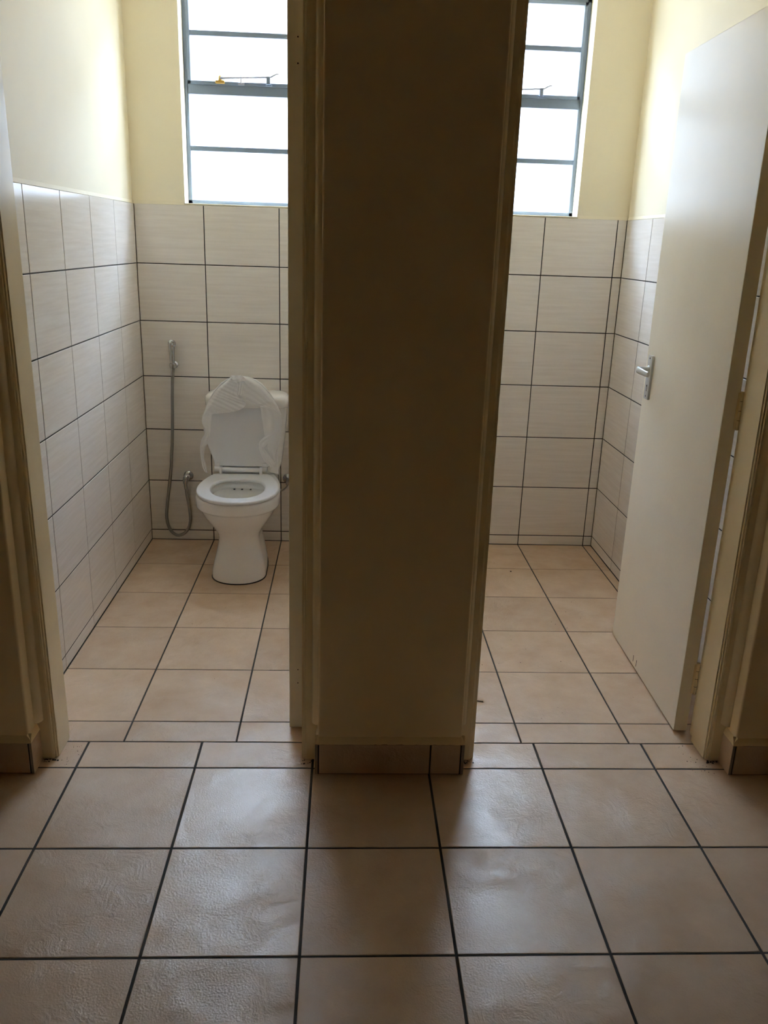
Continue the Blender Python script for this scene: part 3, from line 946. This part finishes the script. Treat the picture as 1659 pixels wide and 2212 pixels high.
mb.lathe((-0.7985, HY, 0.855), (0, 0, 1), [(0, 0.012), (0.002, 0.0145), (0.020, 0.0155), (0.022, 0.013)], 20)
mb.build('holder', 'chrome', sprayer, smooth=True, angle=35)
mb = MB()
hd = [(-0.7985, HY, 0.868), (-0.800, HY - 0.001, 0.890), (-0.8005, HY - 0.002, 0.915), (-0.800, HY - 0.004, 0.940), (-0.799, HY - 0.009, 0.960), (-0.798, HY - 0.016, 0.972), (-0.7975, HY - 0.024, 0.978)]
mb.tube(hd, [0.0105, 0.0115, 0.0125, 0.0135, 0.0145, 0.0145, 0.009], 16)
mb.lathe((-0.7935, HY - 0.006, 0.970), (0.25, -0.9, -0.2), [(0, 0.0135), (0.012, 0.0145), (0.018, 0.0135), (0.0195, 0.010)], 18)
head = mb.build('spray_head', 'chrome', sprayer, smooth=True, angle=45)
mb = MB(); mb.box(-0.8005, -0.7955, HY - 0.0185, HY - 0.009, 0.884, 0.935, bevel=0.002); mb.build('trigger', 'chrome', head, smooth=True)
mb = MB()
mb.lathe((-0.7535, D - 0.001, 0.331), (0, -1, 0), [(0, 0.0235), (0.003, 0.0240), (0.006, 0.0225), (0.010, 0.016), (0.012, 0.011), (0.026, 0.010)], 28)
mb.build('wall_flange', 'chrome', sprayer, smooth=True, angle=35)
mb = MB()
mb.tube([(-0.7540, D - 0.020, 0.331), (-0.7565, D - 0.032, 0.330), (-0.761, D - 0.037, 0.325), (-0.7635, D - 0.036, 0.316), (-0.764, D - 0.035, 0.300)], [0.012, 0.0135, 0.0145, 0.0135, 0.0115], 16)
mb.build('outlet_elbow', 'chrome', sprayer, smooth=True, angle=60)

# ---- stop valve to the right of the toilet
valve = tag(empty('stop_valve', (-0.277, D, 0.322)), 'chrome stop valve with thin pipe on the wall right of the toilet', 'valve')
mb = MB(); mb.lathe((-0.275, D - 0.001, 0.326), (0, -1, 0), [(0, 0.0225), (0.003, 0.023), (0.006, 0.021), (0.010, 0.013), (0.012, 0.009), (0.030, 0.009)], 26)
mb.build('wall_flange', 'chrome', valve, smooth=True, angle=35)
mb = MB(); mb.lathe((-0.272, D - 0.026, 0.330), (0, 0, -1), [(0, 0.010), (0.012, 0.011), (0.026, 0.010), (0.030, 0.008)], 16)
mb.build('valve_body', 'chrome', valve, smooth=True, angle=35)
mb = MB(); mb.tube([(-0.272, D - 0.026, 0.302), (-0.276, D - 0.028, 0.290), (-0.290, D - 0.032, 0.277), (-0.302, D - 0.038, 0.272), (-0.311, D - 0.042, 0.284), (-0.3135, D - 0.044, 0.32), (-0.314, D - 0.046, 0.384)], 0.0045, 10)
mb.build('supply_pipe', 'hose', valve, smooth=True, angle=180)

# ---- small litter on the floor
mb = MB()
tp = [(0.428, 2.4430), (0.440, 2.4432), (0.450, 2.4438), (0.460, 2.4405), (0.474, 2.4375)]
mb.tube([(x, y, 0.0022) for x, y in tp], 0.0017, 6)
tag(mb.build('dark_thread', 'dirt'), 'short dark thread lying on the floor of the right cubicle', 'thread')

def speck_cluster(name, spots, label):
    mb = MB()
    for x, y, r in spots:
        bm = bmesh.new(); bmesh.ops.create_icosphere(bm, subdivisions=1, radius=r)
        for v in bm.verts:
            v.co = Vector((x, y, r * 0.45)) + Vector((v.co.x * random.uniform(.7, 1.3), v.co.y * random.uniform(.7, 1.3), v.co.z * 0.5))
        mb.join(bm)
    tag(mb.build(name, 'dirt'), label, 'grit', kind='stuff')
def spread(x0, x1, y0, y1, n, r0, r1):
    return [(random.uniform(x0, x1), random.uniform(y0, y1), random.uniform(r0, r1)) for _ in range(n)]
speck_cluster('floor_grit', spread(-0.80, -0.74, 2.06, 2.18, 26, 0.0006, 0.0016) + spread(-0.84, -0.80, 2.095, 2.108, 12, 0.0012, 0.003), 'dark grit gathered by the left door jamb')
speck_cluster('floor_grit', spread(1.03, 1.10, 2.04, 2.19, 22, 0.0006, 0.0018) + spread(1.088, 1.120, 2.096, 2.108, 12, 0.0015, 0.0035), 'dark grit gathered by the right door jamb')
speck_cluster('floor_grit', spread(-0.11, -0.072, 2.085, 2.107, 14, 0.001, 0.003) + spread(0.358, 0.392, 2.092, 2.107, 12, 0.001, 0.003), 'dark grit at the foot of the pier')
speck_cluster('floor_grit', [(0.782, 3.603, 0.0045)] + spread(0.45, 1.0, 2.3, 3.8, 30, 0.0008, 0.0018) + spread(-0.75, -0.2, 2.05, 3.2, 14, 0.0007, 0.0014),
              'scattered dark specks across the cubicle floors')
